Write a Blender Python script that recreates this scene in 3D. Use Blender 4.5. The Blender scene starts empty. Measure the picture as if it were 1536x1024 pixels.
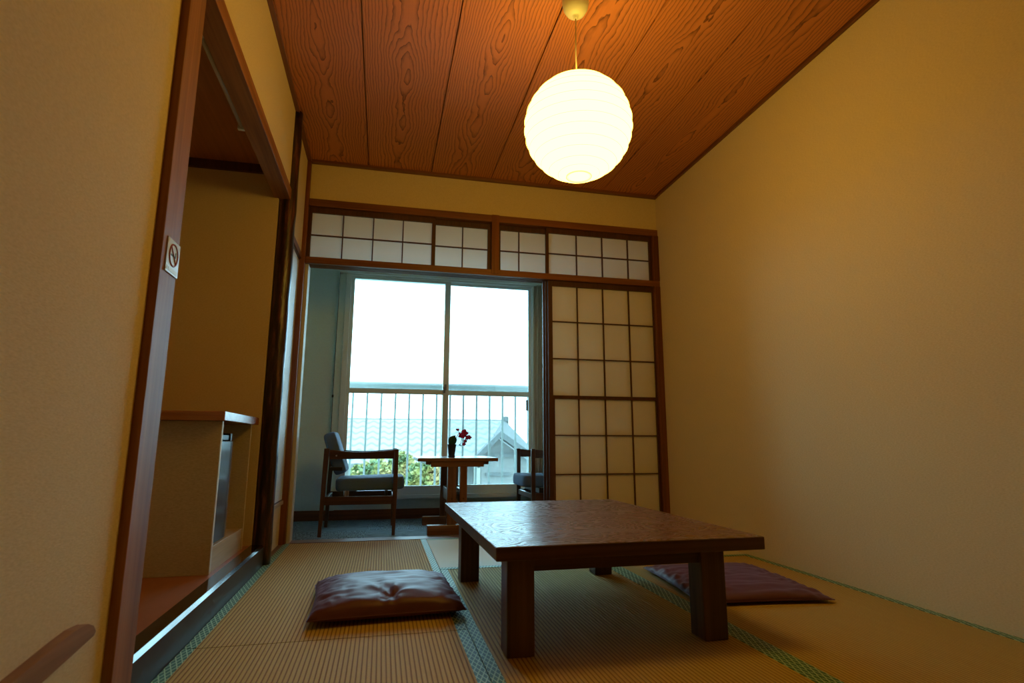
import bpy, bmesh, math, random
from mathutils import Vector, Matrix
random.seed(7)
S = bpy.context.scene
COL = S.collection
PI = math.pi

# ------------------------------------------------------------------ camera
cam_d = bpy.data.cameras.new('camera'); cam = bpy.data.objects.new('camera', cam_d); COL.objects.link(cam)
S.camera = cam
cam_d.sensor_width = 36.0; cam_d.lens = 847.1 / 1536 * 36
yaw, pitch, roll = 0.22321, 0.17643, 0.00278
f = Vector((math.sin(yaw)*math.cos(pitch), math.cos(yaw)*math.cos(pitch), math.sin(pitch)))
r = Vector((math.cos(yaw), -math.sin(yaw), 0)); u = r.cross(f)
r2 = r*math.cos(roll) + u*math.sin(roll); u2 = -r*math.sin(roll) + u*math.cos(roll)
m = Matrix((r2, u2, -f)).transposed().to_4x4(); m.translation = Vector((0.5814, -4.0014, 0.6430))
cam.matrix_world = m
cam_d.clip_start = 0.05; cam_d.clip_end = 300
cam_d.dof.use_dof = True; cam_d.dof.focus_distance = 3.0; cam_d.dof.aperture_fstop = 5.0

# ------------------------------------------------------------------ world (flat bright overcast daylight)
W = bpy.data.worlds.new('overcast_sky'); S.world = W; W.use_nodes = True
bg = W.node_tree.nodes['Background']
bg.inputs[0].default_value = (0.46, 0.82, 1.0, 1); bg.inputs[1].default_value = 9.5
S.view_settings.view_transform = 'Standard'; S.view_settings.look = 'None'
S.view_settings.exposure = 0.0; S.view_settings.gamma = 1.0; S.view_settings.use_curve_mapping = False
LAMP_RGB = (1.0, 0.61, 0.075); LAMP_STRENGTH = 11.5

# ------------------------------------------------------------------ node helpers
def mat(name, col=(.5,.5,.5), rough=.6, **kw):
    m = bpy.data.materials.new(name); m.use_nodes = True
    b = m.node_tree.nodes['Principled BSDF']
    b.inputs['Base Color'].default_value = (*col, 1); b.inputs['Roughness'].default_value = rough
    for k, v in kw.items(): b.inputs[k].default_value = v
    return m
class N:
    def __init__(s, m): s.m = m; s.nt = m.node_tree; s.b = s.nt.nodes['Principled BSDF']
    def node(s, t, **kw):
        n = s.nt.nodes.new(t)
        for k, v in kw.items(): setattr(n, k, v)
        return n
    def l(s, a, b): s.nt.links.new(a, b)
    def math(s, op, a, b=None, c=None):
        n = s.node('ShaderNodeMath', operation=op)
        for i, v in enumerate((a, b, c)):
            if v is None: continue
            if isinstance(v, (int, float)): n.inputs[i].default_value = v
            else: s.l(v, n.inputs[i])
        return n.outputs[0]
    def pos(s, kind='Object'):
        if kind == 'World': return s.node('ShaderNodeNewGeometry').outputs['Position']
        return s.node('ShaderNodeTexCoord').outputs[kind]
    def sep(s, v):
        n = s.node('ShaderNodeSeparateXYZ'); s.l(v, n.inputs[0]); return n.outputs
    def comb(s, x, y, z=0):
        n = s.node('ShaderNodeCombineXYZ')
        for i, v in enumerate((x, y, z)):
            if isinstance(v, (int, float)): n.inputs[i].default_value = v
            else: s.l(v, n.inputs[i])
        return n.outputs[0]
    def scale(s, v, sc):
        n = s.node('ShaderNodeMapping'); s.l(v, n.inputs[0]); n.inputs['Scale'].default_value = sc; return n.outputs[0]
    def noise(s, v, scale=5, detail=3, rough=.5):
        n = s.node('ShaderNodeTexNoise'); s.l(v, n.inputs['Vector'])
        n.inputs['Scale'].default_value = scale; n.inputs['Detail'].default_value = detail; n.inputs['Roughness'].default_value = rough
        return n.outputs['Fac']
    def ramp(s, v, stops):
        n = s.node('ShaderNodeValToRGB'); s.l(v, n.inputs[0]); e = n.color_ramp.elements
        while len(e) < len(stops): e.new(.5)
        for i, (p, c) in enumerate(stops):
            e[i].position = p; e[i].color = (*c, 1) if len(c) == 3 else c
        return n.outputs[0]
    def g(s, v, stops): return s.ramp(v, [(p, (c, c, c)) for p, c in stops])
    def mix(s, fac, a, b):
        n = s.node('ShaderNodeMix', data_type='RGBA')
        for i, v in ((0, fac), (6, a), (7, b)):
            if isinstance(v, (int, float)): n.inputs[i].default_value = v
            elif isinstance(v, tuple): n.inputs[i].default_value = (*v, 1)
            else: s.l(v, n.inputs[i])
        return n.outputs[2]
    def base(s, c): s.l(c, s.b.inputs['Base Color'])
    def bump(s, h, dist=.002, strength=.5):
        n = s.node('ShaderNodeBump'); n.inputs['Distance'].default_value = dist; n.inputs['Strength'].default_value = strength
        s.l(h, n.inputs['Height']); s.l(n.outputs[0], s.b.inputs['Normal'])

def wood(name, dark, light, axis=2, rough=.5, fine=1.0, kind='Object'):
    """straight grained wood, grain running along axis"""
    m = mat(name, rough=rough); n = N(m)
    sc = [55*fine]*3; sc[axis] = 1.6
    a = n.noise(n.scale(n.pos(kind), sc), 1, 4, .6)
    sc2 = [9]*3; sc2[axis] = .6
    b = n.noise(n.scale(n.pos(kind), sc2), 1, 2)
    t = n.math('ADD', n.math('MULTIPLY', a, .6), n.math('MULTIPLY', b, .4))
    n.base(n.ramp(t, [(.36, dark), (.62, light)]))
    n.bump(a, .0008, .4)
    return m

def figured(n, P, across, along, width, off, k=1.0, stretch=.55, freq=30, seed=0.0, xs=5.5, jg=.05, env=0.0, amp=.75):
    """contour figure of flat sawn boards: straight lines at a board's edges, long closed loops down its middle"""
    s = n.sep(P); X, Y = s[across], s[along]
    bx = n.math('DIVIDE', n.math('SUBTRACT', X, off), width)
    idx = n.math('FLOOR', bx)
    uu = n.math('ABSOLUTE', n.math('SUBTRACT', n.math('SUBTRACT', bx, idx), .5))
    v1 = n.comb(n.math('MULTIPLY', X, xs), n.math('MULTIPLY', Y, stretch*3.0), n.math('MULTIPLY_ADD', idx, 7.31, seed))
    low = n.noise(v1, 1.0, 1.5, .5)
    v2 = n.comb(n.math('MULTIPLY', X, 26), n.math('MULTIPLY', Y, 9), n.math('MULTIPLY', idx, 3.7))
    jag = n.noise(v2, 1.0, 2, .5)
    fld = n.math('ADD', n.math('MULTIPLY', n.math('POWER', uu, 1.25), 1.35*k), n.math('ADD', n.math('MULTIPLY', n.math('MULTIPLY', low, n.math('MULTIPLY_ADD', uu, -env, 1.0)), amp), n.math('MULTIPLY', jag, jg)))
    fr = n.math('FRACT', n.math('MULTIPLY', fld, freq))
    line = n.g(fr, [(0, .0), (.55, .08), (.86, .55), (.95, 1), (1, 0)])
    return line, low, uu

# ------------------------------------------------------------------ materials
# ceiling boards
m_ceil = mat('cedar_ceiling_boards', rough=.55); n = N(m_ceil); P = n.pos('World')
line, low, uu = figured(n, P, 0, 1, .455, -.045, k=1.9, freq=15, stretch=.42, xs=3.6, jg=.085, env=1.3, amp=1.0)
fine = n.noise(n.scale(P, (160, 2.0, 1)), 1, 3)
basec = n.mix(fine, (.56, .185, .045), (.70, .25, .060))
basec = n.mix(n.math('MULTIPLY', low, .45), basec, (.46, .14, .03))
n.base(n.mix(n.math('MULTIPLY', line, .92), basec, (.10, .026, .006)))
n.bump(line, .0006, .3)
# plaster like wallpaper
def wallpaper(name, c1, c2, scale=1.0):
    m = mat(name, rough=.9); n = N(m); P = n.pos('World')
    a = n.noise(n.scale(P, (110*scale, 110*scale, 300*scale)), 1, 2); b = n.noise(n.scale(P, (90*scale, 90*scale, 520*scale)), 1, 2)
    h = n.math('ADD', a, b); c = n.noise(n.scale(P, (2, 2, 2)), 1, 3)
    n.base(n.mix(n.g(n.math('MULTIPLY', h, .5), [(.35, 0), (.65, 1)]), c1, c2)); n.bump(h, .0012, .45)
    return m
m_wall = wallpaper('textured_wallpaper', (.66, .53, .30), (.77, .63, .38))
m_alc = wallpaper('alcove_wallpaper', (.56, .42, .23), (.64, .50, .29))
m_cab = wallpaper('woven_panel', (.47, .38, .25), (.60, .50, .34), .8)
m_ewall = wallpaper('veranda_wall', (.64, .80, .76), (.70, .86, .82), .7)
m_fus = mat('fusuma_paper', (.62, .66, .66), .55); n = N(m_fus); P = n.pos('World')
h = n.noise(n.scale(P, (30, 30, 160)), 1, 3); n.bump(h, .001, .4); n.base(n.mix(h, (.56, .60, .60), (.70, .73, .72)))
m_cream = mat('cream_painted_trim', (.60, .58, .48), .6)
# woods
m_trim_z = wood('brown_trim_upright', (.10, .026, .008), (.235, .075, .020), 2, .4)
m_trim_x = wood('brown_trim_crosswise', (.115, .036, .012), (.25, .090, .030), 0, .42)
m_trim_y = wood('brown_trim_lengthwise', (.115, .036, .012), (.25, .090, .030), 1, .42)
m_post = wood('pale_post_wood', (.20, .075, .025), (.38, .155, .052), 2, .58)
m_railwood = wood('rail_wood', (.24, .115, .035), (.38, .19, .065), 1, .6)
m_beam = wood('alcove_beam_wood', (.17, .060, .020), (.38, .15, .045), 1, .5)
m_dtrim = wood('dark_lattice_wood', (.045, .014, .007), (.09, .028, .012), 2, .5)
m_alcceil = wood('alcove_ceiling_wood', (.30, .11, .035), (.44, .17, .055), 1, .6)
m_log = mat('burnished_log', rough=.32); n = N(m_log); P = n.pos()
h = n.noise(n.scale(P, (40, 40, 5)), 1, 5, .65); h2 = n.noise(n.scale(P, (90, 90, 26)), 1, 3)
n.base(n.ramp(h, [(.40, (.012, .007, .006)), (.55, (.045, .016, .010)), (.68, (.16, .045, .018))])); n.bump(n.math('ADD', h, h2), .003, .6)
m_lacq = mat('black_lacquer', rough=.12, **{'Specular IOR Level': .6}); n = N(m_lacq); P = n.pos('World')
h = n.noise(n.scale(P, (60, 1.5, 60)), 1, 3); n.base(n.mix(h, (.010, .008, .008), (.030, .018, .012)))
m_lacq2 = mat('dull_black_lacquer', (.022, .013, .009), .34, **{'Specular IOR Level': .2})
m_alfloor = mat('alcove_floor_boards', rough=.35); n = N(m_alfloor); P = n.pos('World')
h = n.noise(n.scale(P, (7, 2, 7)), 3, 4); n.base(n.mix(h, (.26, .075, .030), (.42, .15, .065)))
m_counter = wood('counter_pine', (.24, .075, .018), (.44, .17, .045), 0, .25)
m_ply = wood('pale_plywood', (.42, .30, .16), (.56, .42, .24), 1, .45)
# low table
m_ttop = mat('low_table_top_wood', rough=.30); n = N(m_ttop); P = n.pos()
line, low, uu = figured(n, P, 1, 0, 1.6, -.1, k=.35, stretch=1.3, freq=26, seed=2.0)
fine = n.noise(n.scale(P, (6, 90, 6)), 1, 4)
n.base(n.mix(n.math('MULTIPLY', line, .7), n.mix(fine, (.110, .046, .024), (.23, .10, .048)), (.045, .020, .012)))
bh = n.math('ADD', n.math('MULTIPLY', line, -1.0), n.math('MULTIPLY', fine, .5)); n.bump(bh, .0014, .55)
n.l(n.g(line, [(0, .26), (1, .5)]), n.b.inputs['Roughness'])
m_tedge = wood('low_table_edge_wood', (.048, .023, .014), (.145, .068, .036), 0, .38)
m_tleg = wood('low_table_leg_wood', (.050, .026, .017), (.150, .075, .040), 2, .42)
# tatami
def tatami(name, across):
    m = mat(name, rough=.72, **{'Specular IOR Level': .25}); n = N(m); P = n.pos('World'); s = n.sep(P)
    fr = n.math('FRACT', n.math('DIVIDE', s[across], .0138))
    d = n.math('ABSOLUTE', n.math('SUBTRACT', fr, .5))                       # 0 mid rib, .5 in the groove
    groove = n.g(d, [(0, 0), (.30, .12), (.43, .85), (.5, 1)])
    sc = [1, 1, 1]; sc[across] = 60; sc[1-across] = 700
    fine = n.noise(n.scale(P, sc), 1, 2); big = n.noise(n.scale(P, (1.2, 1.2, 1)), 2, 3)
    sc3 = [1, 1, 1]; sc3[across] = 72.5; sc3[1-across] = 3
    rib = n.noise(n.scale(P, sc3), 1, 1)
    c = n.mix(fine, (.50, .36, .085), (.74, .55, .150)); c = n.mix(n.math('MULTIPLY', rib, .5), c, (.50, .32, .07))
    c = n.mix(n.math('MULTIPLY', big, .35), c, (.50, .34, .08))
    n.base(n.mix(n.math('MULTIPLY', groove, .72), c, (.16, .060, .018)))
    hh = n.math('SUBTRACT', n.math('MULTIPLY', fine, .12), groove); n.bump(hh, .0028, .8)
    return m
m_tat_y = tatami('tatami_rush_lengthwise', 0)
m_tat_x = tatami('tatami_rush_crosswise', 1)
m_tat_f = mat('tatami_rush_fine_pale', rough=.6); n = N(m_tat_f); P = n.pos('World')
a = n.noise(n.scale(P, (500, 120, 1)), 1, 2); n.base(n.mix(a, (.56, .50, .30), (.70, .64, .42))); n.bump(a, .001, .4)
m_heri = mat('green_tatami_binding', rough=.5); n = N(m_heri); P = n.pos('World'); s = n.sep(P)
def tri(v, per): return n.math('ABSOLUTE', n.math('SUBTRACT', n.math('FRACT', n.math('DIVIDE', v, per)), .5))
a = tri(n.math('ADD', s[0], n.math('MULTIPLY', s[1], .36)), .0165); b = tri(n.math('SUBTRACT', s[0], n.math('MULTIPLY', s[1], .36)), .0165)
k = n.math('GREATER_THAN', n.math('MAXIMUM', a, b), .385)
n.base(n.mix(k, (.014, .135, .060), (.40, .60, .33)))
# other
m_carpet = mat('blue_grey_carpet', rough=.95); n = N(m_carpet); P = n.pos('World'); s = n.sep(P)
tx = n.math('FLOOR', n.math('DIVIDE', s[0], .5)); ty = n.math('FLOOR', n.math('DIVIDE', s[1], .5))
par = n.math('MODULO', n.math('ABSOLUTE', n.math('ADD', tx, ty)), 2)
na = n.noise(n.scale(P, (170, 14, 1)), 1, 2); nb = n.noise(n.scale(P, (14, 170, 1)), 1, 2)
mm = n.node('ShaderNodeMix'); n.l(par, mm.inputs[0]); n.l(na, mm.inputs[2]); n.l(nb, mm.inputs[3])
n.base(n.ramp(mm.outputs[0], [(.35, (.050, .095, .125)), (.66, (.24, .36, .43))])); n.bump(mm.outputs[0], .004, .7)
m_alu = mat('aluminium_frame', (.72, .83, .80), .38)
m_rail = mat('balcony_metal', (.20, .21, .20), .5)
m_sea = mat('grey_wood_threshold', rough=.45); n = N(m_sea); P = n.pos('World')
h = n.noise(n.scale(P, (2, 80, 1)), 1, 4); n.base(n.mix(h, (.12, .065, .038), (.30, .19, .12)))
m_paper = bpy.data.materials.new('shoji_paper'); m_paper.use_nodes = True; nt = m_paper.node_tree; nt.nodes.clear()
o = nt.nodes.new('ShaderNodeOutputMaterial'); d = nt.nodes.new('ShaderNodeBsdfDiffuse'); t = nt.nodes.new('ShaderNodeBsdfTranslucent'); mx = nt.nodes.new('ShaderNodeMixShader')
d.inputs[0].default_value = (.96, .90, .76, 1); t.inputs[0].default_value = (.97, .96, .88, 1); mx.inputs[0].default_value = .39
nt.links.new(d.outputs[0], mx.inputs[1]); nt.links.new(t.outputs[0], mx.inputs[2]); nt.links.new(mx.outputs[0], o.inputs[0])
def clear(name, tint, keep, gloss=True):
    m = bpy.data.materials.new(name); m.use_nodes = True; nt = m.node_tree; nt.nodes.clear()
    o = nt.nodes.new('ShaderNodeOutputMaterial'); tr = nt.nodes.new('ShaderNodeBsdfTransparent'); tr.inputs[0].default_value = (*tint, 1)
    mx = nt.nodes.new('ShaderNodeMixShader')
    if gloss:
        g = nt.nodes.new('ShaderNodeBsdfGlossy'); g.inputs['Roughness'].default_value = .02
        fr = nt.nodes.new('ShaderNodeFresnel'); fr.inputs[0].default_value = 1.45; nt.links.new(fr.outputs[0], mx.inputs[0])
    else:
        g = nt.nodes.new('ShaderNodeBsdfDiffuse'); g.inputs[0].default_value = (.25, .33, .36, 1); mx.inputs[0].default_value = 1-keep
    nt.links.new(tr.outputs[0], mx.inputs[1]); nt.links.new(g.outputs[0], mx.inputs[2]); nt.links.new(mx.outputs[0], o.inputs[0])
    return m
m_glass = clear('window_glass', (.97, .99, .99), 1)
m_screen = clear('insect_screen_mesh', (1, 1, 1), .84, False)
m_chairwood = wood('chair_frame_wood', (.030, .013, .010), (.085, .036, .022), 2, .32)
m_chairwood_x = wood('chair_rail_wood', (.035, .014, .010), (.10, .040, .024), 0, .32)
m_blue = mat('slate_blue_upholstery', rough=.8); n = N(m_blue); P = n.pos()
h = n.noise(n.scale(P, (300, 300, 300)), 1, 2); n.base(n.mix(h, (.050, .100, .20), (.11, .20, .36))); n.bump(h, .001, .4)
m_etab = wood('veranda_table_wood', (.10, .042, .022), (.22, .100, .052), 2, .35)
m_etabx = wood('veranda_table_top_wood', (.10, .042, .022), (.22, .100, .052), 0, .25)
m_cush = mat('maroon_cotton', rough=.50, **{'Sheen Weight': .22, 'Sheen Roughness': .4, 'Sheen Tint': (.6, .6, 1, 1)}); n = N(m_cush); P = n.pos()
h = n.noise(n.scale(P, (14, 120, 60)), 1, 3); n.base(n.mix(h, (.085, .024, .036), (.14, .040, .050))); n.bump(h, .0012, .35)
m_white = mat('white_plastic', (.62, .60, .50), .4)
m_steel = mat('bolt_steel', (.5, .5, .5), .3, Metallic=1.0)
m_black = mat('black_metal', (.015, .017, .020), .4)
m_fridge = mat('grey_fridge_door', (.26, .30, .33), .16, Metallic=.55)
m_fblack = mat('black_plastic', (.012, .012, .014), .35)
m_cream2 = mat('beige_curtain_cloth', (.62, .56, .42), .9)
m_pot = mat('dark_blue_pot', (.015, .022, .035), .4)
m_leaf = mat('dark_green_leaf', (.012, .10, .055), .35)
m_stem = mat('dark_stem', (.03, .05, .02), .5)
m_petal = mat('magenta_petal', (.50, .015, .15), .6)
m_cord = mat('cream_cord', (.75, .68, .50), .5)
m_dcord = mat('dark_cord', (.03, .035, .035), .6)
m_sign = mat('sign_plate', (.62, .66, .68), .3)
m_red = mat('sign_red', (.30, .02, .03), .5)
m_signdark = mat('sign_dark_print', (.04, .10, .09), .5)
m_tube = mat('unlit_tube', (.55, .50, .38), .25)
# paper lamp
m_lamp = bpy.data.materials.new('glowing_lantern_paper'); m_lamp.use_nodes = True; nt = m_lamp.node_tree; nt.nodes.clear()
o = nt.nodes.new('ShaderNodeOutputMaterial'); e = nt.nodes.new('ShaderNodeEmission'); e.inputs[0].default_value = (*LAMP_RGB, 1); e.inputs[1].default_value = LAMP_STRENGTH
nt.links.new(e.outputs[0], o.inputs[0])
m_rib = bpy.data.materials.new('lantern_rib'); m_rib.use_nodes = True; b = m_rib.node_tree.nodes['Principled BSDF']
b.inputs['Base Color'].default_value = (.7, .5, .2, 1); b.inputs['Emission Color'].default_value = (1, .78, .14, 1); b.inputs['Emission Strength'].default_value = 2.2
# outside
m_tile = mat('roof_tiles', rough=.5); n = N(m_tile); P = n.pos()
s = n.sep(P)
wv = n.math('MULTIPLY', n.math('SINE', n.math('MULTIPLY', s[0], 21)), .20)
row = n.math('FRACT', n.math('ADD', n.math('MULTIPLY', s[1], 1.9), wv))
n.base(n.mix(n.g(row, [(0, 1), (.22, .8), (.34, 0), (.9, 0), (1, 1)]), (.14, .145, .13), (.040, .055, .060)))
m_hip = mat('roof_end_tiles', rough=.7); n = N(m_hip); P = n.pos(); h = n.noise(P, 14, 3); n.base(n.mix(h, (.065, .072, .068), (.10, .105, .10)))
m_ridge = mat('ridge_tiles', (.075, .083, .08), .7)
m_hwall = mat('house_wall', (.17, .165, .15), .8)
m_hbeam = mat('house_beam', (.10, .105, .10), .8)
m_ground = mat('outside_ground', (.12, .12, .08), .9)
m_bush = mat('bush_leaves', rough=.7); n = N(m_bush); h = n.noise(n.pos(), 2.2, 2)
n.base(n.ramp(h, [(.38, (.07, .12, .04)), (.52, (.20, .18, .04)), (.66, (.30, .20, .08))]))
m_balc = mat('balcony_concrete', (.80, .80, .74), .9)

# ------------------------------------------------------------------ mesh helpers
class B:
    def __init__(s): s.bm = bmesh.new()
    def box(s, x0, x1, y0, y1, z0, z1):
        vs = [s.bm.verts.new((x, y, z)) for z in (z0, z1) for y in (y0, y1) for x in (x0, x1)]
        for q in ((0,2,3,1), (4,5,7,6), (0,1,5,4), (2,6,7,3), (0,4,6,2), (1,3,7,5)): s.bm.faces.new([vs[i] for i in q])
        return s
    def prism(s, pts, axis, a, b):
        """polygon pts in the plane normal to axis, extruded from a to b"""
        def mk(p, t):
            return {0: (t, p[0], p[1]), 1: (p[0], t, p[1]), 2: (p[0], p[1], t)}[axis]
        A = [s.bm.verts.new(mk(p, a)) for p in pts]; Bv = [s.bm.verts.new(mk(p, b)) for p in pts]
        s.bm.faces.new(A); s.bm.faces.new(list(reversed(Bv)))
        for i in range(len(pts)):
            j = (i+1) % len(pts); s.bm.faces.new([A[i], A[j], Bv[j], Bv[i]])
        bmesh.ops.recalc_face_normals(s.bm, faces=s.bm.faces); return s
    def tube(s, pts, rad, seg=10, cap=True):
        pts = [Vector(p) for p in pts]; rr = rad if isinstance(rad, (list, tuple)) else [rad]*len(pts); rings = []
        for i, p in enumerate(pts):
            t = (pts[min(i+1, len(pts)-1)] - pts[max(i-1, 0)]).normalized()
            a = t.orthogonal().normalized() if i == 0 else (prev - t*prev.dot(t)).normalized()
            prev = a; c = t.cross(a)
            rings.append([s.bm.verts.new(p + (a*math.cos(2*PI*k/seg) + c*math.sin(2*PI*k/seg))*rr[i]) for k in range(seg)])
        for i in range(len(rings)-1):
            for k in range(seg): s.bm.faces.new([rings[i][k], rings[i][(k+1)%seg], rings[i+1][(k+1)%seg], rings[i+1][k]])
        if cap: s.bm.faces.new(list(reversed(rings[0]))); s.bm.faces.new(rings[-1])
        return s
    def lathe(s, prof, seg=32, c=(0,0,0), top=False, bottom=False):
        rings = [[s.bm.verts.new((c[0]+q*math.cos(2*PI*k/seg), c[1]+q*math.sin(2*PI*k/seg), c[2]+z)) for k in range(seg)] for q, z in prof]
        for i in range(len(rings)-1):
            for k in range(seg): s.bm.faces.new([rings[i][k], rings[i][(k+1)%seg], rings[i+1][(k+1)%seg], rings[i+1][k]])
        if bottom: s.bm.faces.new(list(reversed(rings[0])))
        if top: s.bm.faces.new(rings[-1])
        return s
    def quad(s, *p): s.bm.faces.new([s.bm.verts.new(q) for q in p]); return s
    def ball(s, c, rad, sc=(1,1,1), sub=2):
        g = bmesh.ops.create_icosphere(s.bm, subdivisions=sub, radius=rad)
        for v in g['verts']: v.co = Vector((v.co.x*sc[0], v.co.y*sc[1], v.co.z*sc[2])) + Vector(c)
        return s

def obj(name, b, material, parent=None, bevel=0, smooth=False, shift=None, seg=2):
    bm = b.bm; me = bpy.data.meshes.new(name)
    if shift is not None: bmesh.ops.translate(bm, verts=bm.verts, vec=-Vector(shift))
    elif parent is None:      # origin of a single mesh thing at its base
        xs = [v.co.x for v in bm.verts]; ys = [v.co.y for v in bm.verts]; zs = [v.co.z for v in bm.verts]
        shift = Vector(((min(xs)+max(xs))/2, (min(ys)+max(ys))/2, min(zs))); bmesh.ops.translate(bm, verts=bm.verts, vec=-shift)
    if smooth:
        for fc in bm.faces: fc.smooth = True
    bm.to_mesh(me); bm.free(); me.materials.append(material)
    o = bpy.data.objects.new(name, me); COL.objects.link(o)
    if parent is not None: o.parent = parent
    elif shift is not None: o.location = shift
    if bevel:
        md = o.modifiers.new('bevel', 'BEVEL'); md.width = bevel; md.segments = seg; md.limit_method = 'ANGLE'; md.angle_limit = .6
        if smooth is None: pass
    return o
def tag(o, label, cat, group=None):
    o['label'] = label; o['category'] = cat
    if group: o['group'] = group
    return o
def thing(name, label, cat, loc=(0,0,0), rz=0, group=None):
    o = bpy.data.objects.new(name, None); COL.objects.link(o); o.empty_display_size = .05
    o.location = loc; o.rotation_euler = (0, 0, rz); return tag(o, label, cat, group)
def struct(name, b, material, parent=None, bevel=0, smooth=False):
    o = obj(name, b, material, parent, bevel, smooth)
    if parent is None: o['kind'] = 'structure'
    return o
def dup(root, loc, rz, label, group=None):
    rr = root.copy(); COL.objects.link(rr); rr.location = loc; rr.rotation_euler = (0, 0, rz); rr['label'] = label
    if group: rr['group'] = group
    for ch in list(root.children):
        c = ch.copy(); COL.objects.link(c); c.parent = rr
        for gch in list(ch.children):
            d = gch.copy(); COL.objects.link(d); d.parent = c
    return rr

RW, H, BACK = 2.70, 2.62, -4.45        # room width, ceiling height, back wall
ED = 1.12                              # veranda depth
# ------------------------------------------------------------------ room shell
struct('floor', B().box(-.12, RW+.02, BACK, .03, -.12, -.031), m_sea)
struct('trim_19', B().box(-.034, -.0005, -.665, -.0265, -.031, -.001), m_trim_y)
struct('floor_veranda', B().box(-1.0, RW+.3, .121, ED, -.12, -.004), m_carpet)
c = B()
for i in range(-1, 7):
    x0 = max(-.045+.455*i, -.03); x1 = min(-.045+.455*(i+1)-.007, RW+.02)
    if x1 > x0: c.box(x0, x1, BACK, .02, H+.012, H+.028)
c.box(-.10, RW+.1, BACK, .1, H+.040, H+.08)
struct('ceiling', c, m_ceil)
struct('wall_right', B().box(RW, RW+.1, BACK, .12, -.1, H+.05), m_wall)
struct('wall_back', B().box(-.2, RW+.1, BACK-.1, BACK, -.1, H+.05), m_trim_z)
struct('wall_left', B().box(-.12, -.022, BACK, -2.42, -.1, H+.05), m_wall)
struct('wall_left_above_alcove', B().box(-.085, -.010, -2.30, -.63, 2.115, H+.05), m_wall)
struct('wall_left_by_pillar', B().box(-.12, -.016, -.60, -.026, 1.93, H+.05), m_wall)
struct('wall_left_below_panel', B().box(-.12, -.030, -.60, -.026, -.02, .248), m_wall)
struct('wall_front', B().box(.008, RW, .012, .10, 2.345, H+.05), m_wall)
# trims of the far wall
struct('trim_1', B().box(-.12, .010, -.026, .022, -.02, H+.01), m_trim_z, bevel=.002)
struct('trim_2', B().box(.010, RW, -.004, .10, 2.292, 2.346), m_trim_x, bevel=.002)
k = B().box(.010, RW, -.006, .016, 1.868, 1.915)
for y0 in (.016, .044, .072, .100): k.box(.010, RW, y0, y0+.013, 1.868, 1.915)
k.box(.010, RW, .016, .12, 1.885, 1.915)
struct('trim_3', k, m_trim_x, bevel=.0015)
struct('trim_4', B().box(2.650, RW, -.012, .06, 0.001, 1.868).box(2.650, RW, -.012, .06, 1.915, 2.292), m_trim_z, bevel=.002)
struct('trim_5', B().box(1.330, 1.386, -.010, .07, 1.880, 2.347), m_trim_z, bevel=.002)
struct('trim_6', B().box(.010, RW, -.028, .012, H-.006, H+.02), m_trim_x, bevel=.002)
struct('trim_7', B().box(-.022, .012, BACK, -.028, H-.004, H+.02), m_trim_y, bevel=.002)
struct('trim_8', B().box(RW-.016, RW, BACK, -.028, H-.004, H+.02), m_trim_y, bevel=.002)
struct('trim_9', B().box(.030, RW, .0, .121, -.05, .003), m_sea, bevel=.001)
struct('trim_10', B().box(-.12, .032, .024, .125, -.02, 2.40), m_cream)
# fusuma style panel on the left wall
fz = thing('fusuma_panel', 'pale sliding fusuma panel on the left wall between log pillar and corner post', 'sliding door', (-.03, -.3, .276))
obj('panel', B().box(-.010, .004, -.29, .272, .004, 1.60), m_fus, fz)
obj('top_rail', B().box(-.012, .007, -.29, .272, 1.60, 1.612), m_dtrim, fz); obj('bottom_rail', B().box(-.012, .006, -.29, .272, -.004, .004), m_dtrim, fz)
hk = B(); pts = [(.0055, -.02+.022*math.cos(a*PI/12), .79+.034*math.sin(a*PI/12)) for a in range(25)]; hk.tube(pts, .0016, 6, False)
obj('finger_pull', hk, m_black, fz)
struct('trim_11', B().box(-.12, -.012, -.60, -.026, 1.888, 1.930), m_trim_y, bevel=.001)
struct('trim_12', B().box(-.12, -.016, -.60, -.026, .249, .272), m_ply, bevel=.001)

# ------------------------------------------------------------------ shoji (main, with two more stacked behind) and transom panels
def lattice(name, label, x0, x1, z0, z1, y, cols, rows, stile=.03, rail=.03, bar=.006, group=None, bottom=None, thick=.026):
    """cols / rows: positions of the inner bars"""
    t = thing(name, label, 'shoji screen', ((x0+x1)/2, y, z0), 0, group)
    ox, oy, oz = t.location
    bt = bottom if bottom else rail
    def bx(b, a0, a1, b0, b1, c0, c1): b.box(a0-ox, a1-ox, b0-oy, b1-oy, c0-oz, c1-oz)
    fr = B()
    bx(fr, x0, x0+stile, y, y+thick, z0, z1); bx(fr, x1-stile, x1, y, y+thick, z0, z1)
    bx(fr, x0+stile, x1-stile, y, y+thick, z1-rail, z1); bx(fr, x0+stile, x1-stile, y, y+thick, z0, z0+bt)
    obj('frame', fr, m_dtrim, t, bevel=.001)
    g = B()
    for q, w in cols: bx(g, q-w/2, q+w/2, y+.002, y+.016, z0+bt, z1-rail)
    for q, w in rows: bx(g, x0+stile, x1-stile, y+.003, y+.015, q-w/2, q+w/2)
    obj('lattice', g, m_dtrim, t)
    p = B().quad(*[(a-ox, y+.0165-oy, c-oz) for a, c in ((x0+stile-.004, z0+bt-.004), (x1-stile+.004, z0+bt-.004), (x1-stile+.004, z1-rail+.004), (x0+stile-.004, z1-rail+.004))])
    obj('paper', p, m_paper, t)
    return t
sc = [(2.011, .008), (2.222, .008), (2.438, .008)]
sr = [(1.548, .008), (1.263, .008), (.974, .026), (.694, .008), (.413, .008)]
t = lattice('shoji_screen', 'full height shoji screen closest to the tatami, four panes wide', 1.775, 2.676, .004, 1.866, .016+.002, sc, sr, .034, .040, group=None, bottom=.126)
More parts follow.
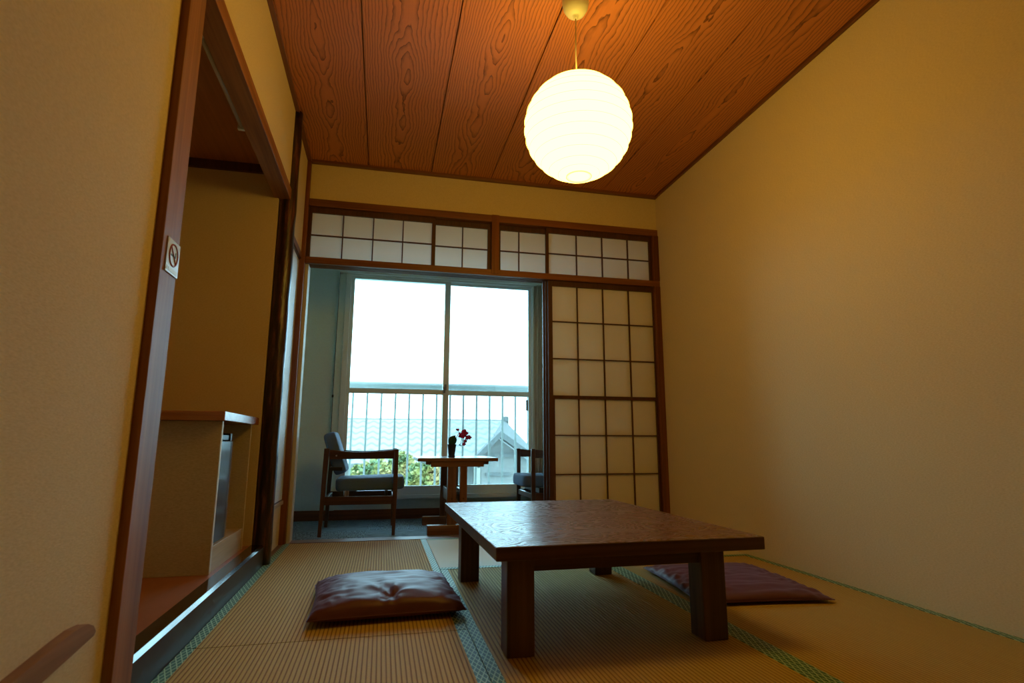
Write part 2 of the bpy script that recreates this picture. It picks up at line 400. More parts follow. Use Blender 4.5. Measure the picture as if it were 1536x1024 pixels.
# lower half slides in a slightly thicker frame of its own
obj('lower_sash_stile', B().box(1.809-t.location.x, 1.821-t.location.x, -.001, .016, .12, .97), m_dtrim, t)
obj('lower_sash_stile', B().box(2.636-t.location.x, 2.644-t.location.x, -.001, .016, .12, .97), m_dtrim, t)
lattice('shoji_screen', 'second shoji screen, hidden but for the edge beside the opening', 1.762, 2.66, .004, 1.866, .047, sc, sr, .034, .04, bottom=.126, thick=.024)
lattice('shoji_screen', 'third shoji screen at the back of the stack, nearest the veranda chair', 1.750, 2.65, .004, 1.866, .075, sc, sr, .034, .04, bottom=.126, thick=.022)
zr = [(2.085, .008)]
def trn(label, x0, x1, cols, y): lattice('transom_shoji', label, x0, x1, 1.915, 2.291, y, [(q, .008) for q in cols], zr, .022, .040, bottom=.006, group=None)
trn('leftmost transom shoji over the window, four panes wide', .012, .905, (.249, .460, .672), .018)
trn('short transom shoji just left of the middle post, two panes showing', .890, 1.330, (1.116,), .046)
trn('short transom shoji just right of the middle post, two panes showing', 1.386, 1.790, (1.554,), .046)
trn('rightmost transom shoji over the tall screen, four panes wide', 1.762, 2.650, (2.012, 2.226, 2.444), .018)

# ------------------------------------------------------------------ tatami mats
def mat_thing(label, x0, x1, y0, y1, lengthwise):
    t = thing('tatami_mat', label, 'tatami mat', ((x0+x1)/2, (y0+y1)/2, -.03)); ox, oy, oz = t.location; w = .036
    hx, hy = (x1-x0)/2-.0008, (y1-y0)/2-.0012
    obj('rush_body', B().box(-hx, hx, -hy, hy, .0005, .030), m_tat_y if lengthwise else m_tat_f, t)
    for sgn in (-1, 1):
        b = B()
        if lengthwise:
            a, c_ = sorted((sgn*hx, sgn*(hx-w))); b.box(a-(.0004 if sgn < 0 else 0), c_+(.0004 if sgn > 0 else 0), -hy, hy, .026, .0312)
        else:
            a, c_ = sorted((sgn*hy, sgn*(hy-w))); b.box(-hx, hx, a, c_, .026, .0312)
        obj('cloth_border', b, m_heri, t)
    return t
mat_thing('tatami mat under the left floor cushion, reaching the threshold', 0, .90, -1.905, 0, True)
mat_thing('tatami mat in the near left corner beside the glossy alcove step', 0, .90, -3.81, -1.908, True)
mat_thing('crosswise tatami mat along the threshold behind the low table', .902, RW, -.945, 0, False)
mat_thing('tatami mat under the low table, between two green borders', .902, 1.800, -2.85, -.948, True)
mat_thing('tatami mat along the right wall under the right floor cushion', 1.802, RW, -2.85, -.948, True)

# ------------------------------------------------------------------ left side: post, alcove, pillar
struct('trim_13', B().box(-.10, 0, -2.42, -2.302, -.02, H+.02), m_post, bevel=.002)
struct('trim_14', B().box(-.090, 0, -2.302, -.64, 2.046, 2.114), m_beam, bevel=.002)
pl = B(); prof = []
for i in range(26):
    z = -.0+ (H+.01)*i/25; prof.append((.050+.0018*math.sin(i*1.7)+.001*math.sin(i*3.1), z))
pl.lathe(prof, 28, (-.022, -.612, 0), True, True)
tag(obj('alcove_pillar', pl, m_log, smooth=True), 'dark burnished log pillar at the far corner of the alcove', 'pillar')
AX = -.80
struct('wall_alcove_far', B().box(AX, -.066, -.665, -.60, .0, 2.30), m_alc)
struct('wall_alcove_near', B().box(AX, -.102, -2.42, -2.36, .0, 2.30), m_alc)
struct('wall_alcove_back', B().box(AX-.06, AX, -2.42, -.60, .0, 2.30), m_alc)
struct('ceiling_alcove', B().box(AX, -.084, -2.36, -.666, 2.235, 2.30), m_alcceil)
struct('trim_15', B().box(AX, -.088, -.690, -.666, 2.185, 2.234), m_dtrim)
struct('floor_alcove', B().box(AX, -.068, -2.36, -.666, .03, .104), m_alfloor)
lq = struct('trim_16', B().prism([(-.067, -.02), (-.002, -.02), (-.002, .096), (-.013, .106), (-.067, .106)], 1, -2.300, -.655), m_lacq)
lq.data.materials.append(m_lacq2)
for p in lq.data.polygons:
    if p.normal.x > .95: p.material_index = 1
# fluorescent tube behind the beam
ft = thing('fluorescent_lamp', 'unlit fluorescent tube fixed behind the alcove beam', 'lamp', (-.105, -1.60, 2.07))
obj('tube', B().tube([(0, -.42, 0), (0, .19, 0)], .012, 12), m_tube, ft, smooth=True)
for yy in (-.435, .19): obj('socket', B().box(-.016, .014, yy, yy+.018, -.020, .03), m_white, ft, bevel=.002)
obj('mounting_bar', B().box(-.010, .012, -.45, .22, .024, .044), m_fblack, ft)

# cabinet with refrigerator
cb = thing('alcove_cabinet', 'beige cabinet standing in the alcove around the small refrigerator', 'cabinet', (-.40, -1.06, .1045))
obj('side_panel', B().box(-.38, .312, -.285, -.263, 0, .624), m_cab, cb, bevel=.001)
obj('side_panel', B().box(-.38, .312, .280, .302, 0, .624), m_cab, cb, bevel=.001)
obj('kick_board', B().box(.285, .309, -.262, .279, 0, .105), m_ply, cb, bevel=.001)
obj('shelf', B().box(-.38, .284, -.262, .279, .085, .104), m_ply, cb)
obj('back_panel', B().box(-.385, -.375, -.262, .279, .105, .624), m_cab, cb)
obj('side_panel_edge', B().box(.3122, .3145, -.285, -.263, 0, .624), m_cream, cb)
tag(obj('counter_board', B().box(-.79, -.068, -1.388, -.700, .7295, .7690), m_counter, bevel=.003), 'varnished pine counter board lying on the alcove cabinet', 'countertop')
fg = thing('small_refrigerator', 'grey glossy minibar refrigerator inside the alcove cabinet', 'refrigerator', (-.305, -1.150, .2105))
obj('body', B().box(-.25, .155, -.160, .155, 0, .470), m_fblack, fg, bevel=.006)
dr = B(); ptsd = []
for i in range(13):
    q = -1+2*i/12; ptsd.append((.176+.030*(1-max(0, q)**3), q*.163))
ptsd = [(.160, -.163)] + ptsd + [(.160, .163)]
dr.prism(ptsd, 2, .006, .432); obj('door', dr, m_fridge, fg, smooth=False)
obj('top_trim', B().box(.100, .180, -.155, .155, .438, .462), m_fblack, fg, bevel=.004)
obj('hinge', B().box(.150, .186, .10, .13, .434, .470), m_fblack, fg, bevel=.003)

# non-smoking sign on the post
sg = thing('no_smoking_sign', 'small white no smoking plate on the wooden post', 'sign', (.0005, -2.348, 1.090))
obj('plate', B().box(0, .003, -.046, .046, 0, .095), m_sign, sg, bevel=.001)
ring = B(); ring.tube([(.0034, .030*math.cos(a*PI/16), .054+.030*math.sin(a*PI/16)) for a in range(33)], .0022, 6, False); obj('red_ring', ring, m_red, sg)
obj('red_slash', B().tube([(.0034, -.021, .075), (.0034, .021, .033)], .0020, 6), m_red, sg)
obj('cigarette', B().box(.003, .0037, -.018, .012, .050, .055).box(.003, .0037, .014, .018, .050, .066), m_signdark, sg)
obj('caption_strip', B().box(.003, .0037, -.040, -.030, .006, .016).box(.003, .0036, -.026, .038, .006, .016), m_white, sg)

# wooden rail on the near left wall
rl = B(); pr = [(-4.30, .015), (-4.30, .058), (-2.68, .268), (-2.62, .273), (-2.57, .270), (-2.54, .258), (-2.528, .242), (-2.54, .234)]
pr = [(y, .237+(y+2.533)*.12 + dz) for y, dz in [(-4.2, -.002), (-4.2, .045), (-2.68, .045), (-2.62, .043), (-2.57, .034), (-2.545, .020), (-2.532, .004), (-2.54, -.002)]]
rl.prism(pr, 0, -.022, .000)
struct('trim_17', rl, m_railwood)

# ------------------------------------------------------------------ veranda beyond the opening
EH = 2.42
struct('ceiling_veranda', B().box(-1.0, RW+.3, .125, ED+.1, EH, EH+.08), m_ewall)
struct('wall_veranda_left', B().box(-1.1, -1.0, .0, ED+.1, -.1, EH), m_ewall)
struct('wall_veranda_right', B().box(RW+.3, RW+.4, .0, ED+.1, -.1, EH), m_ewall)
struct('wall_veranda_inner', B().box(-1.0, -.121, .10, .13, -.1, EH).box(RW+.1, RW+.3, .10, .13, -.1, EH), m_ewall)
struct('wall_veranda_header', B().box(-.12, RW+.1, .101, .124, 2.347, EH+.08), m_ewall)
ww = B().box(-1.0, .160, ED, ED+.1, -.1, EH).box(2.00, RW+.3, ED, ED+.1, -.1, EH).box(.160, 2.00, ED, ED+.1, -.1, .165).box(.160, 2.00, ED, ED+.1, 2.15, EH)
struct('wall_veranda_window', ww, m_ewall)
struct('baseboard_window', B().box(-1.0, RW+.3, ED-.012, ED, -.004, .078), m_trim_x)
struct('trim_18', B().box(.155, .215, ED-.045, ED, .079, 2.15), m_ewall)
Y = 1.06
wf = struct('window_1', B().box(.216, .262, Y-.01, ED+.08, .166, 2.149).box(1.925, 1.975, Y-.01, ED+.08, .166, 2.149).box(.262, 1.925, Y-.01, ED+.08, 2.105, 2.149).box(.262, 1.925, Y-.02, ED+.08, .166, .198), m_alu, bevel=.002)
wf.location  # outer frame
def sash(x0, x1, y, nm, st):
    w0 = wf.location
    b = B()
    def bx(a0, a1, c0, c1): b.box(a0-w0.x, a1-w0.x, y-w0.y, y+.024-w0.y, c0-w0.z, c1-w0.z)
    bx(x0, x0+st[0], .199, 2.104); bx(x1-st[1], x1, .199, 2.104)
    bx(x0+st[0], x1-st[1], .199, .272); bx(x0+st[0], x1-st[1], 2.083, 2.104); bx(x0+st[0], x1-st[1], 1.058, 1.102)
    s_ = obj(nm, b, m_alu, wf, bevel=.0015)
    g = B().box(x0+st[0]-w0.x, x1-st[1]-w0.x, y+.010-w0.y, y+.013-w0.y, .272-w0.z, 1.058-w0.z).box(x0+st[0]-w0.x, x1-st[1]-w0.x, y+.010-w0.y, y+.013-w0.y, 1.102-w0.z, 2.083-w0.z)
    obj('pane', g, m_glass, s_)
    return s_
s1 = sash(.263, 1.150, 1.062, 'sash', (.030, .052))
s2 = sash(1.098, 1.924, 1.096, 'sash', (.052, .026))
w0 = wf.location
sn = obj('insect_screen', B().box(1.10-w0.x, 1.92-w0.x, 1.150-w0.y, 1.1515-w0.y, .20-w0.z, 2.10-w0.z), m_screen, wf)
obj('latch', B().box(1.110-w0.x, 1.128-w0.x, 1.040-w0.y, 1.062-w0.y, 1.10-w0.z, 1.15-w0.z).box(1.095-w0.x, 1.118-w0.x, 1.040-w0.y, 1.052-w0.y, 1.075-w0.z, 1.125-w0.z), m_rail, wf, bevel=.003)
obj('handle', B().box(1.872-w0.x, 1.892-w0.x, 1.085-w0.y, 1.096-w0.y, .93-w0.z, 1.03-w0.z), m_rail, wf, bevel=.002)
# curtain track with pull cord, and gathered curtain
ck = thing('curtain_rail', 'pale curtain rail with a dark pull cord above the window', 'curtain rail', (1.05, 1.02, 2.115))
obj('rail', B().box(-.885, 1.02, -.012, .012, .0, .022), m_alu, ck, bevel=.002)
obj('bracket', B().box(-.885, -.865, .012, .10, .0, .022), m_alu, ck); obj('bracket', B().box(1.0, 1.02, .012, .10, .0, .022), m_alu, ck)
cd = B(); cd.tube([(-.886, 0, .0), (-.888, 0, -.8), (-.886, .0, -1.62)], .0028, 6)
cdo = obj('pull_cord', cd, m_dcord, ck)
obj('cord_weight', B().ball((-.888, 0, -1.09), .009, (1, 1, 1.6)), m_black, cdo)
cu = B(); npl = 64; xs = []
fr, bk = [], []
for i in range(npl+1):
    q = i/npl; x = 1.935+.30*q; y = 1.02+.022*math.sin(q*2*PI*8.0)+.006*math.sin(q*31)
    fr.append([cu.bm.verts.new((x+.004*math.sin(j*1.1+i*.3), y, .16+1.95*j/6)) for j in range(7)])
for i in range(npl):
    for j in range(6): cu.bm.faces.new([fr[i][j], fr[i+1][j], fr[i+1][j+1], fr[i][j+1]])
co = obj('curtain', cu, m_cream2, smooth=True); md = co.modifiers.new('solid', 'SOLIDIFY'); md.thickness = .002
tag(co, 'beige pleated curtain gathered at the right of the window', 'curtain')

# ------------------------------------------------------------------ armchairs
def rounded_pad(b, hx, hy, hz, rad, crown=.01, rot=0, c=(0,0,0), n1=14, n2=14):
    """soft cushion: superellipse grid"""
    R_ = Matrix.Rotation(rot, 3, 'Y'); rings = []
    N_ = 40; M_ = 12
    for j in range(M_+1):
        v = -PI/2+PI*j/M_; cz = math.copysign(abs(math.sin(v))**.55, math.sin(v)); cr = abs(math.cos(v))**.30 if abs(math.cos(v)) > 1e-6 else 0
        ring = []
        for i in range(N_):
            a = 2*PI*i/N_; ca, sa = math.cos(a), math.sin(a)
            x = math.copysign(abs(ca)**.28, ca); y = math.copysign(abs(sa)**.28, sa)
            kx = hx-rad+rad*cr; ky = hy-rad+rad*cr
            if cr == 0: kx = (hx-rad)*.0; ky = 0
            z = hz*cz + (crown*(1-(j == 0 or j == M_)*0) if cz > 0 else 0)*0
            p = R_ @ Vector((x*kx, y*ky, z)) + Vector(c); ring.append(b.bm.verts.new(p))
        rings.append(ring)
    for j in range(M_):
        for i in range(N_): b.bm.faces.new([rings[j][i], rings[j][(i+1)%N_], rings[j+1][(i+1)%N_], rings[j+1][i]])
    bmesh.ops.remove_doubles(b.bm, verts=b.bm.verts, dist=1e-5)
    return b
def make_chair(label):
    t = thing('armchair', label, 'chair', (.44, .49, -.004))     # faces +x
    hw = .25
    for sy in (-1, 1):
        y0, y1 = sorted((sy*hw, sy*(hw-.026)))
        bl = B().prism([(-.262, 0), (-.238, 0), (-.215, .60), (-.250, .60)], 1, y0, y1)     # rear leg, raked
        obj('leg', bl, m_chairwood, t, bevel=.003)
        fl = B().prism([(.238, 0), (.260, 0), (.266, .30), (.266, .597), (.236, .597), (.234, .25)], 1, y0, y1)
        obj('leg', fl, m_chairwood, t, bevel=.003)
        a = B(); top = [(-.214+.448*i/8, .592-.016*math.sin(PI*i/8)) for i in range(9)]
        a.prism([(-.214, .525)] + top + [(.235, .528)], 1, y0+.002, y1-.002); ao = obj('armrest', a, m_chairwood_x, t, bevel=.003)
        obj('bolt', B().tube([(-.165, y0-.001, .55), (-.165, y1+.001, .55)], .006, 10), m_steel, ao)
        obj('side_rail', B().prism([(-.239, .212), (.2335, .212), (.2335, .268), (-.236, .268)], 1, y0+.003, y1-.003), m_chairwood_x, t, bevel=.002)
    obj('cross_rail', B().box(.236, .256, -.223, .223, .225, .262), m_chairwood, t, bevel=.002)
    obj('cross_rail', B().box(-.232, -.212, -.223, .223, .225, .262), m_chairwood, t, bevel=.002)
    obj('seat_support', B().box(-.13, -.105, -.222, .222, .268, .305), m_black, t, bevel=.002); obj('seat_support', B().box(.18, .20, -.222, .222, .268, .305), m_black, t, bevel=.002)
    obj('seat_bracket', B().box(-.100, -.085, -.205, -.195, .262, .310).box(-.080, -.070, -.205, -.195, .262, .310), m_steel, t)
    obj('back_support', B().box(-.212, -.12, -.22, .22, .445, .470), m_black, t, bevel=.003)
    obj('seat_cushion', rounded_pad(B(), .245, .213, .045, .045, rot=math.radians(-1.5), c=(.075, 0, .349)), m_blue, t, smooth=True)
    obj('backrest_cushion', rounded_pad(B(), .155, .21, .043, .05, rot=math.radians(71), c=(-.182, 0, .565)), m_blue, t, smooth=True)
    return t
ch = make_chair('wooden armchair with slate blue cushions at the left of the veranda table')
dup(ch, (1.965, .49, -.004), PI, 'wooden armchair partly hidden behind the shoji stack, right of the veranda table')

# ------------------------------------------------------------------ veranda table
vt = thing('veranda_table', 'small wooden pedestal table between the two armchairs on the carpet', 'table', (1.130, .45, -.004))
obj('tabletop', B().box(-.290, .298, -.28, .30, .508, .534), m_etabx, vt, bevel=.006, seg=3)
for s_ in (-1, 1):
    yc = s_*.25
    obj('top_beam', B().box(-.195, .192, yc-.022, yc+.022, .470, .508), m_etabx, vt, bevel=.002)
    obj('base_beam', B().box(-.210, .210, yc-.03, yc+.03, 0, .066), m_etabx, vt, bevel=.003)
    for x0, x1 in ((-.072, -.008), (.018, .070)):
        obj('upright', B().box(x0, x1, yc-.018, yc+.018, .066, .470), m_etab, vt, bevel=.002)
        if s_ < 0: obj('wooden_plug', B().tube([((x0+x1)/2, yc-.019, .245), ((x0+x1)/2, yc-.016, .245)], .007, 10), m_dtrim, vt)
obj('side_batten', B().box(-.230, -.196, -.25, .25, .486, .508), m_etabx, vt); obj('side_batten', B().box(.193, .230, -.25, .25, .486, .508), m_etabx, vt)
for x in (-.047, .037): obj('stretcher', B().box(x-.008, x+.012, -.231, .231, .215, .305), m_etabx, vt, bevel=.002)

# orchid
oc = thing('potted_orchid', 'small magenta orchid in a dark pot on the veranda table', 'potted plant', (1.115, .45, .530))
obj('pot', B().lathe([(.024, .0), (.028, .0), (.028, .010), (.024, .012), (.034, .088), (.037, .088), (.037, .096), (.031, .096), (.029, .085)], 20, bottom=True, top=True), m_pot, oc, smooth=False)
def leaf(b, base, tip, width, bend, side):
    base, tip = Vector(base), Vector(tip); n_ = 9; d = tip-base; pv = None
    for i in range(n_+1):
        q = i/n_; w = width*math.sin(PI*min(1, q*.93+.10))**.6; p = base+d*q+Vector(bend)*math.sin(PI*q)*.5
        row = [b.bm.verts.new(p-Vector(side)*w), b.bm.verts.new(p+Vector((0, -.004, -.002))), b.bm.verts.new(p+Vector(side)*w)]
        if pv:
            b.bm.faces.new([pv[0], pv[1], row[1], row[0]]); b.bm.faces.new([pv[1], pv[2], row[2], row[1]])
        pv = row
for bs, tp, w_, bd in (((-.010, 0, .085), (.026, -.01, .165), .021, (-.025, 0, .01)), ((.0, .005, .085), (.034, .01, .150), .019, (.0, .02, .01)), ((-.01, -.01, .085), (-.006, -.02, .135), .015, (-.012, 0, 0))):
    b = B(); leaf(b, bs, tp, w_*1.25, bd, (.85, .1, -.45)); lo_ = obj('leaf', b, m_leaf, oc, smooth=True); md = lo_.modifiers.new('s', 'SOLIDIFY'); md.thickness = .002
stp = [(.008, 0, .09), (.035, 0, .150), (.055, 0, .185), (.085, 0, .195), (.105, 0, .175), (.108, 0, .145), (.098, 0, .105)]
obj('stem', B().tube(stp, .0022, 6).tube([(.055, 0, .185), (.045, 0, .205), (.035, 0, .212)], .0018, 6).tube([(.085, 0, .195), (.075, 0, .13), (.065, 0, .095)], .0016, 6), m_stem, oc)
def blossom(c, rad, ax):
    rad *= 1.3
    b = B(); M2 = Matrix.Rotation(ax, 3, 'Z') @ Matrix.Rotation(.25, 3, 'X')
    for k in range(5):
        a = 2*PI*k/5+.3; R_ = Matrix.Rotation(a, 3, 'Y'); rows = None; w_ = rad*(.46 if k % 2 else .34)
        for i in range(6):
            q = i/5; ww_ = w_*math.sin(PI*(q*.86+.12)); row = [M2 @ (R_ @ Vector((sx*ww_, -.12*rad*math.sin(PI*q), q*rad))) for sx in (-1, 0, 1)]
            row = [b.bm.verts.new(Vector(c)+p) for p in row]
            if rows:
                for j in (0, 1): b.bm.faces.new([rows[j], rows[j+1], row[j+1], row[j]])
            rows = row
    b.ball(Vector(c)+M2 @ Vector((0, -.004, 0)), rad*.2)
    o_ = obj('blossom', b, m_petal, oc, smooth=True); md = o_.modifiers.new('s', 'SOLIDIFY'); md.thickness = .0015
for c_, rd, ax in (((.070, -.008, .168), .021, .2), ((.098, -.006, .182), .024, -.3), ((.093, .008, .195), .018, .5), ((.118, -.01, .150), .018, .6), ((.136, 0, .150), .016, -.4), ((.104, .0, .122), .013, .2), ((.094, -.004, .098), .013, 0), ((.045, 0, .208), .010, .1), ((.085, 0, .160), .018, -.1)): blossom(c_, rd, ax)
for c_ in ((.033, 0, .212), (.060, 0, .092), (.070, 0, .086), (.112, 0, .116)): obj('bud', B().ball(c_, .005, (1, 1, 1.3)), m_leaf, oc, smooth=True)

# ------------------------------------------------------------------ low table
lt = thing('low_table', 'low dark wooden table with carved grain top on the tatami', 'table', (1.382, -1.612, .0014), math.radians(.6))
tp = B().box(-.460, .462, -.648, .648, .290, .332); tt = obj('tabletop', tp, m_ttop, lt, bevel=.004, seg=3)
tt.data.materials.append(m_tedge)
for p in tt.data.polygons:
    if abs(p.normal.z) < .5: p.material_index = 1
for x0, x1 in ((-.412, -.325), (.250+.005, .342)):
    for y0, y1 in ((-.590, -.502), (.375, .460)):
        obj('leg', B().box(x0, x1, y0, y1, 0, .290), m_tleg, lt, bevel=.003)
obj('apron', B().box(-.325, .255, -.575, -.550, .243, .290), m_tedge, lt, bevel=.002)
obj('apron', B().box(-.325, .255, .415, .440, .243, .290), m_tedge, lt, bevel=.002)
obj('apron', B().box(-.395, -.370, -.502, .375, .243, .290), m_tedge, lt, bevel=.002)
obj('apron', B().box(.300, .325, -.502, .375, .243, .290), m_tedge, lt, bevel=.002)

# ------------------------------------------------------------------ floor cushions
from mathutils import noise as NZ
def zabuton(label, loc, rz, hx, hy, th, pinch, seed, tuft):
    b = B(); n_ = 64; rows = {}
    for side in (1, -1):
        g = []
        for j in range(n_+1):
            row = []
            for i in range(n_+1):
                uu_, vv = -1+2*i/n_, -1+2*j/n_
                # edges bow inward between the corners
                x = uu_*hx*(1-.045*(1-abs(vv)**2)*abs(uu_)**3); y = vv*hy*(1-.045*(1-abs(uu_)**2)*abs(vv)**3)
                e_ = max(0, (1-abs(uu_)**3.2))*max(0, (1-abs(vv)**3.2)); hgt = th*e_**.42
                if side > 0:
                    w1 = NZ.noise(Vector((x*5+seed, y*22, seed)))*.006 + NZ.noise(Vector((x*14, y*34+seed, 1)))*.0035
                    z = hgt*.72 + w1*min(1, e_*2.5)
                    for (tx_, ty_, ta, tr_) in tuft:
                        d_ = math.hypot(x-tx_, (y-ty_)); z -= ta*math.exp(-(d_/tr_)**2)
                        an = math.atan2(y-ty_, x-tx_); z += ta*.42*math.sin(an*4+2.2*math.sin(an*2+seed)+seed)*math.exp(-(d_/(tr_*3.4))**2)*min(1, d_/tr_)*(1 if y > ty_-.03 else .3)
                    z += pinch*NZ.noise(Vector((uu_*9+seed, vv*9, 4)))*abs(uu_)**3*.012*(1 if e_ > 0 else 0)
                else:
                    z = -hgt*.28
                row.append(b.bm.verts.new((x, y, z)))
            g.append(row)
        rows[side] = g
        for j in range(n_):
            for i in range(n_):
                q = [g[j][i], g[j][i+1], g[j+1][i+1], g[j+1][i]]; b.bm.faces.new(q if side > 0 else list(reversed(q)))
    bmesh.ops.remove_doubles(b.bm, verts=b.bm.verts, dist=2e-5)
    zmin = min(v.co.z for v in b.bm.verts)
    for v in b.bm.verts: v.co.z = max(v.co.z - zmin, 0.0)
    t = thing('floor_cushion', label, 'floor cushion', loc, rz, None)
    c_ = obj('cover', b, m_cush, t, smooth=True)
    zz = -zmin
    pts_ = []
    for (a0, b0, a1, b1) in ((-1, -1, 1, -1), (1, -1, 1, 1), (1, 1, -1, 1), (-1, 1, -1, -1)):
        for i in range(16):
            q = i/16; uu_, vv = a0+(a1-a0)*q, b0+(b1-b0)*q
            pts_.append((uu_*hx*(1-.045*(1-abs(vv)**2)*abs(uu_)**3), vv*hy*(1-.045*(1-abs(uu_)**2)*abs(vv)**3), zz))
    pts_.append(pts_[0]); obj('edge_seam', B().tube(pts_, .0022, 6, False), m_cush, t, smooth=True)
    return t
zabuton('puffy maroon floor cushion lying left of the low table', (.622, -1.525, .0015), math.radians(3), .282, .262, .100, 1, 3.3, [(.01, -.185, .020, .030), (-.03, -.15, .010, .06)])
zabuton('flat maroon floor cushion lying between low table and right wall', (2.158, -1.548, .0015), math.radians(-6), .285, .330, .052, 1.3, 8.1, [])

# ------------------------------------------------------------------ paper lantern
lp = thing('paper_lantern', 'glowing round white paper lantern hanging from the wooden ceiling', 'pendant lamp', (1.345, -1.90, 1.966))
R0 = .227; b = B(); prof = []; nr = 15
for i in range(97):
    a = -PI/2+.20+(PI-.34)*i/96; ph = (i/96*nr) % 1
    prof.append(((R0-.0055*math.sin(PI*ph)**1.0+.003)*math.cos(a), R0*1.0*math.sin(a)))
rngs = []
b.lathe(prof, 48)
obj('lamp_shade', b, m_lamp, lp, smooth=True)
rb = B()
for i in range(nr+1):
    a = -PI/2+.20+(PI-.34)*i/nr; rr_, zz_ = (R0+.0035)*math.cos(a), R0*math.sin(a)
    tilt = .06*math.sin(i*2.3)
    rb.tube([(rr_*math.cos(2*PI*k/40), rr_*math.sin(2*PI*k/40), zz_+tilt*.2*rr_*math.cos(2*PI*k/40+i)) for k in range(41)], .0006, 5, False)
obj('rib', rb, m_rib, lp)
obj('lower_ring', B().tube([(.052*math.cos(2*PI*k/32), .052*math.sin(2*PI*k/32), -R0*.982) for k in range(33)], .0025, 6, False), m_rib, lp)
obj('cord', B().tube([(0, 0, .221), (-.003, .001, .36), (0, 0, .545)], .0032, 8), m_cord, lp, smooth=True)
obj('ceiling_cup', B().lathe([(.004, .527), (.010, .529), (.011, .542), (.020, .543), (.040, .553), (.054, .577), (.060, .612), (.062, .665)], 28, top=True, bottom=True), m_white, lp, smooth=True)

# ------------------------------------------------------------------ outside
struct('balcony_floor', B().box(-1.5, 4.0, ED+.1, 2.05, -.22, -.10), m_balc)
br = thing('balcony_railing', 'blue grey metal balcony railing outside the window', 'railing', (1.2, 1.95, -.10))
obj('handrail', B().tube([(-2.6, 0, 1.315), (2.7, 0, 1.315)], .036, 16), m_rail, br, smooth=True)
obj('bottom_rail', B().box(-2.6, 2.7, -.015, .015, .10, .13), m_rail, br)
for i in range(-10, 25):
    x = .282+.1407*i-1.2
    if -2.5 < x < 2.6: obj('baluster', B().box(x-.010, x+.010, -.010, .010, .13, 1.284), m_rail, br)
for x in (-2.55, .0, 2.6): obj('post', B().box(x-.02, x+.02, .018, .05, 0, 1.29), m_rail, br)
struct('ground', B().quad((-60, 3, -3.2), (60, 3, -3.2), (60, 90, -3.2), (-60, 90, -3.2)), m_ground)
# neighbouring house with a tiled roof
def ray(px, py, yy):
    d = f + r2*((px-768)/847.1) - u2*((py-512)/847.1); tt_ = (yy+4.0014)/d.y; p = Vector((.5814, -4.0014, .6430)) + d*tt_; return p
hs = thing('neighbouring_house', 'hazy house with a grey wavy tiled roof beyond the balcony', 'house', (2.5, 14.0, -3.2))
hl = Vector(hs.location)
rd_r = ray(755, 629, 14.0); ev_r = ray(716, 694, 10.0)
zr_, ze_ = rd_r.z, ev_r.z
xl = -6.0
rise = zr_-ze_; 
b = B(); P0, P1, P2, P3 = Vector((xl, 10, ze_)), Vector((ev_r.x, 10, ze_)), Vector((rd_r.x, 14, zr_)), Vector((xl, 14, zr_))
nx, ny = 60, 13; grid = []
for j in range(ny*4+1):
    v = j/(ny*4); row = []
    for i in range(nx+1):
        x = xl+(P1.x+(P2.x-P1.x)*v-xl)*i/nx; yy = 10+4*v
        zz_ = ze_+rise*v
        row.append(b.bm.verts.new(Vector((x, yy, zz_))-hl))
    grid.append(row)
for j in range(ny*4):
    for i in range(nx): b.bm.faces.new([grid[j][i], grid[j][i+1], grid[j+1][i+1], grid[j+1][i]])
ro = obj('roof', b, m_tile, hs, smooth=False); md = ro.modifiers.new('s', 'SOLIDIFY'); md.thickness = .1
hr = ray(806, 690, 12.2)
b = B()
def tri_slab(b, pts, th=.12):
    A = [b.bm.verts.new(Vector(p)-hl) for p in pts]; C = [b.bm.verts.new(Vector(p)-hl-Vector((0, 0, th))) for p in pts]
    b.bm.faces.new(A); b.bm.faces.new(list(reversed(C)))
    for i in range(len(pts)): j = (i+1) % len(pts); b.bm.faces.new([A[i], C[i], C[j], A[j]])
tri_slab(b, [P1, Vector((hr.x, 11.5, hr.z)), P2+Vector((0, 0, .02))]); bmesh.ops.recalc_face_normals(b.bm, faces=b.bm.faces)
obj('roof_end', b, m_hip, hs)
obj('ridge', B().box(xl-hl.x, rd_r.x+.15-hl.x, 13.85-hl.y, 14.15-hl.y, zr_-.22-hl.z, zr_-.02-hl.z).box(rd_r.x-.02-hl.x, rd_r.x+.14-hl.x, 13.8-hl.y, 14.1-hl.y, zr_-.1-hl.z, zr_+.10-hl.z), m_ridge, hs, bevel=.04)
ga, gl, gr = ray(747, 657, 9.7), ray(719, 687, 9.7), ray(790, 689, 9.7)
obj('wall', B().prism([(gl.x+.06-hl.x, 0), (gr.x-hl.x, 0), (gr.x-hl.x, gr.z-hl.z), (ga.x-hl.x, ga.z-hl.z), (gl.x+.06-hl.x, gl.z-hl.z)], 1, 9.7-hl.y, 9.9-hl.y).box(xl+.6-hl.x, gl.x-hl.x, 10.5-hl.y, 10.7-hl.y, 0, ze_+.1-hl.z), m_hwall, hs)
bb = B(); 
for A_, C_ in ((ga, gl+Vector((-.15, 0, -.12))), (ga, gr+Vector((.15, 0, -.08)))):
    A_ = A_-hl; C_ = C_-hl; bb.prism([(A_.x, A_.z+.02), (C_.x, C_.z+.02), (C_.x, C_.z+.17), (A_.x, A_.z+.17)], 1, A_.y-.35, A_.y-.02)
obj('gable_board', bb, m_ridge, hs)
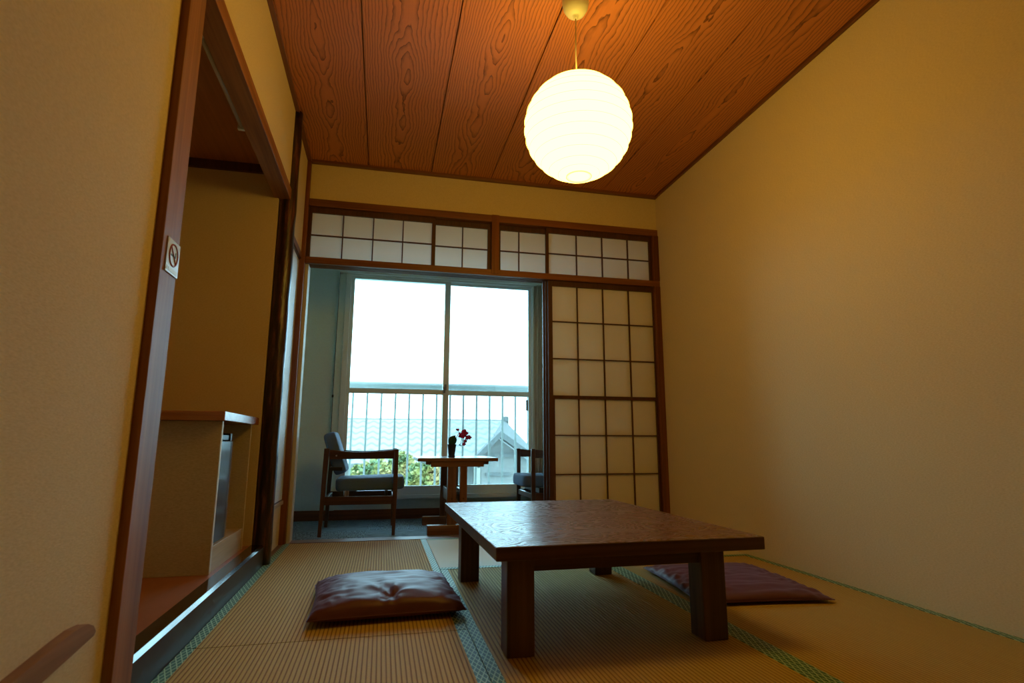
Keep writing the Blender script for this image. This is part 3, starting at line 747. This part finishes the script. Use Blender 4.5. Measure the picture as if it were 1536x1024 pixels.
wz = ray(755, 682, 9.7)
obj('wall_beam', B().box(gl.x-hl.x, gr.x-hl.x, 9.62-hl.y, 9.69-hl.y, wz.z-.05-hl.z, wz.z+.05-hl.z), m_hbeam, hs)
w1, w2 = ray(728, 722, 9.7), ray(765, 710, 9.7)
obj('wall_beam', B().box(w1.x-hl.x, w2.x-hl.x, 9.62-hl.y, 9.69-hl.y, w2.z-.04-hl.z, w2.z+.02-hl.z), m_hbeam, hs)
# shrubs below the balcony
def bush(label, c, rx, ry, rz_, nleaf, seed):
    rnd = random.Random(seed); b = B()
    for _ in range(nleaf):
        while True:
            p = Vector((rnd.uniform(-1, 1), rnd.uniform(-1, 1), rnd.uniform(-1, 1)))
            if .25 < p.length < 1: break
        p = Vector((p.x*rx, p.y*ry, p.z*rz_))*(1+.18*math.sin(p.x*7+seed)*math.cos(p.z*6))
        d = Vector((rnd.uniform(-1, 1), rnd.uniform(-1, 1), rnd.uniform(-.3, 1))).normalized(); s_ = d.orthogonal().normalized(); L = rnd.uniform(.05, .10); w_ = L*.4
        q = p
        b.quad(q, q+d*L*.5+s_*w_, q+d*L, q+d*L*.5-s_*w_)
    o_ = obj('shrub', b, m_bush, None, shift=Vector((0, 0, 0))); o_.location = c
    return tag(o_, label, 'shrub', None)
pb = lambda px, py, yy: ray(px, py, yy)
bush('yellow green shrub seen behind the left armchair through the window', pb(560, 732, 6.0), .55, .5, .42, 5200, 1)
bush('yellow green shrub seen left of the veranda table through the window', pb(642, 722, 5.4), .34, .4, .30, 4200, 2)
bush('tall thin green shrub seen between armchair and veranda table', pb(604, 712, 7.4), .30, .3, .42, 2400, 3)
# repeats of one kind share a group
for o in S.objects:
    g = {'armchair': 'armchairs on the veranda', 'tatami_mat': 'tatami mats on the floor', 'floor_cushion': 'floor cushions around the low table',
         'transom_shoji': 'transom shoji above the opening', 'shoji_screen': 'shoji screens stacked at the right', 'shrub': 'shrubs below the balcony'}.get(o.name.split('.')[0])
    if g and o.parent is None: o['group'] = g
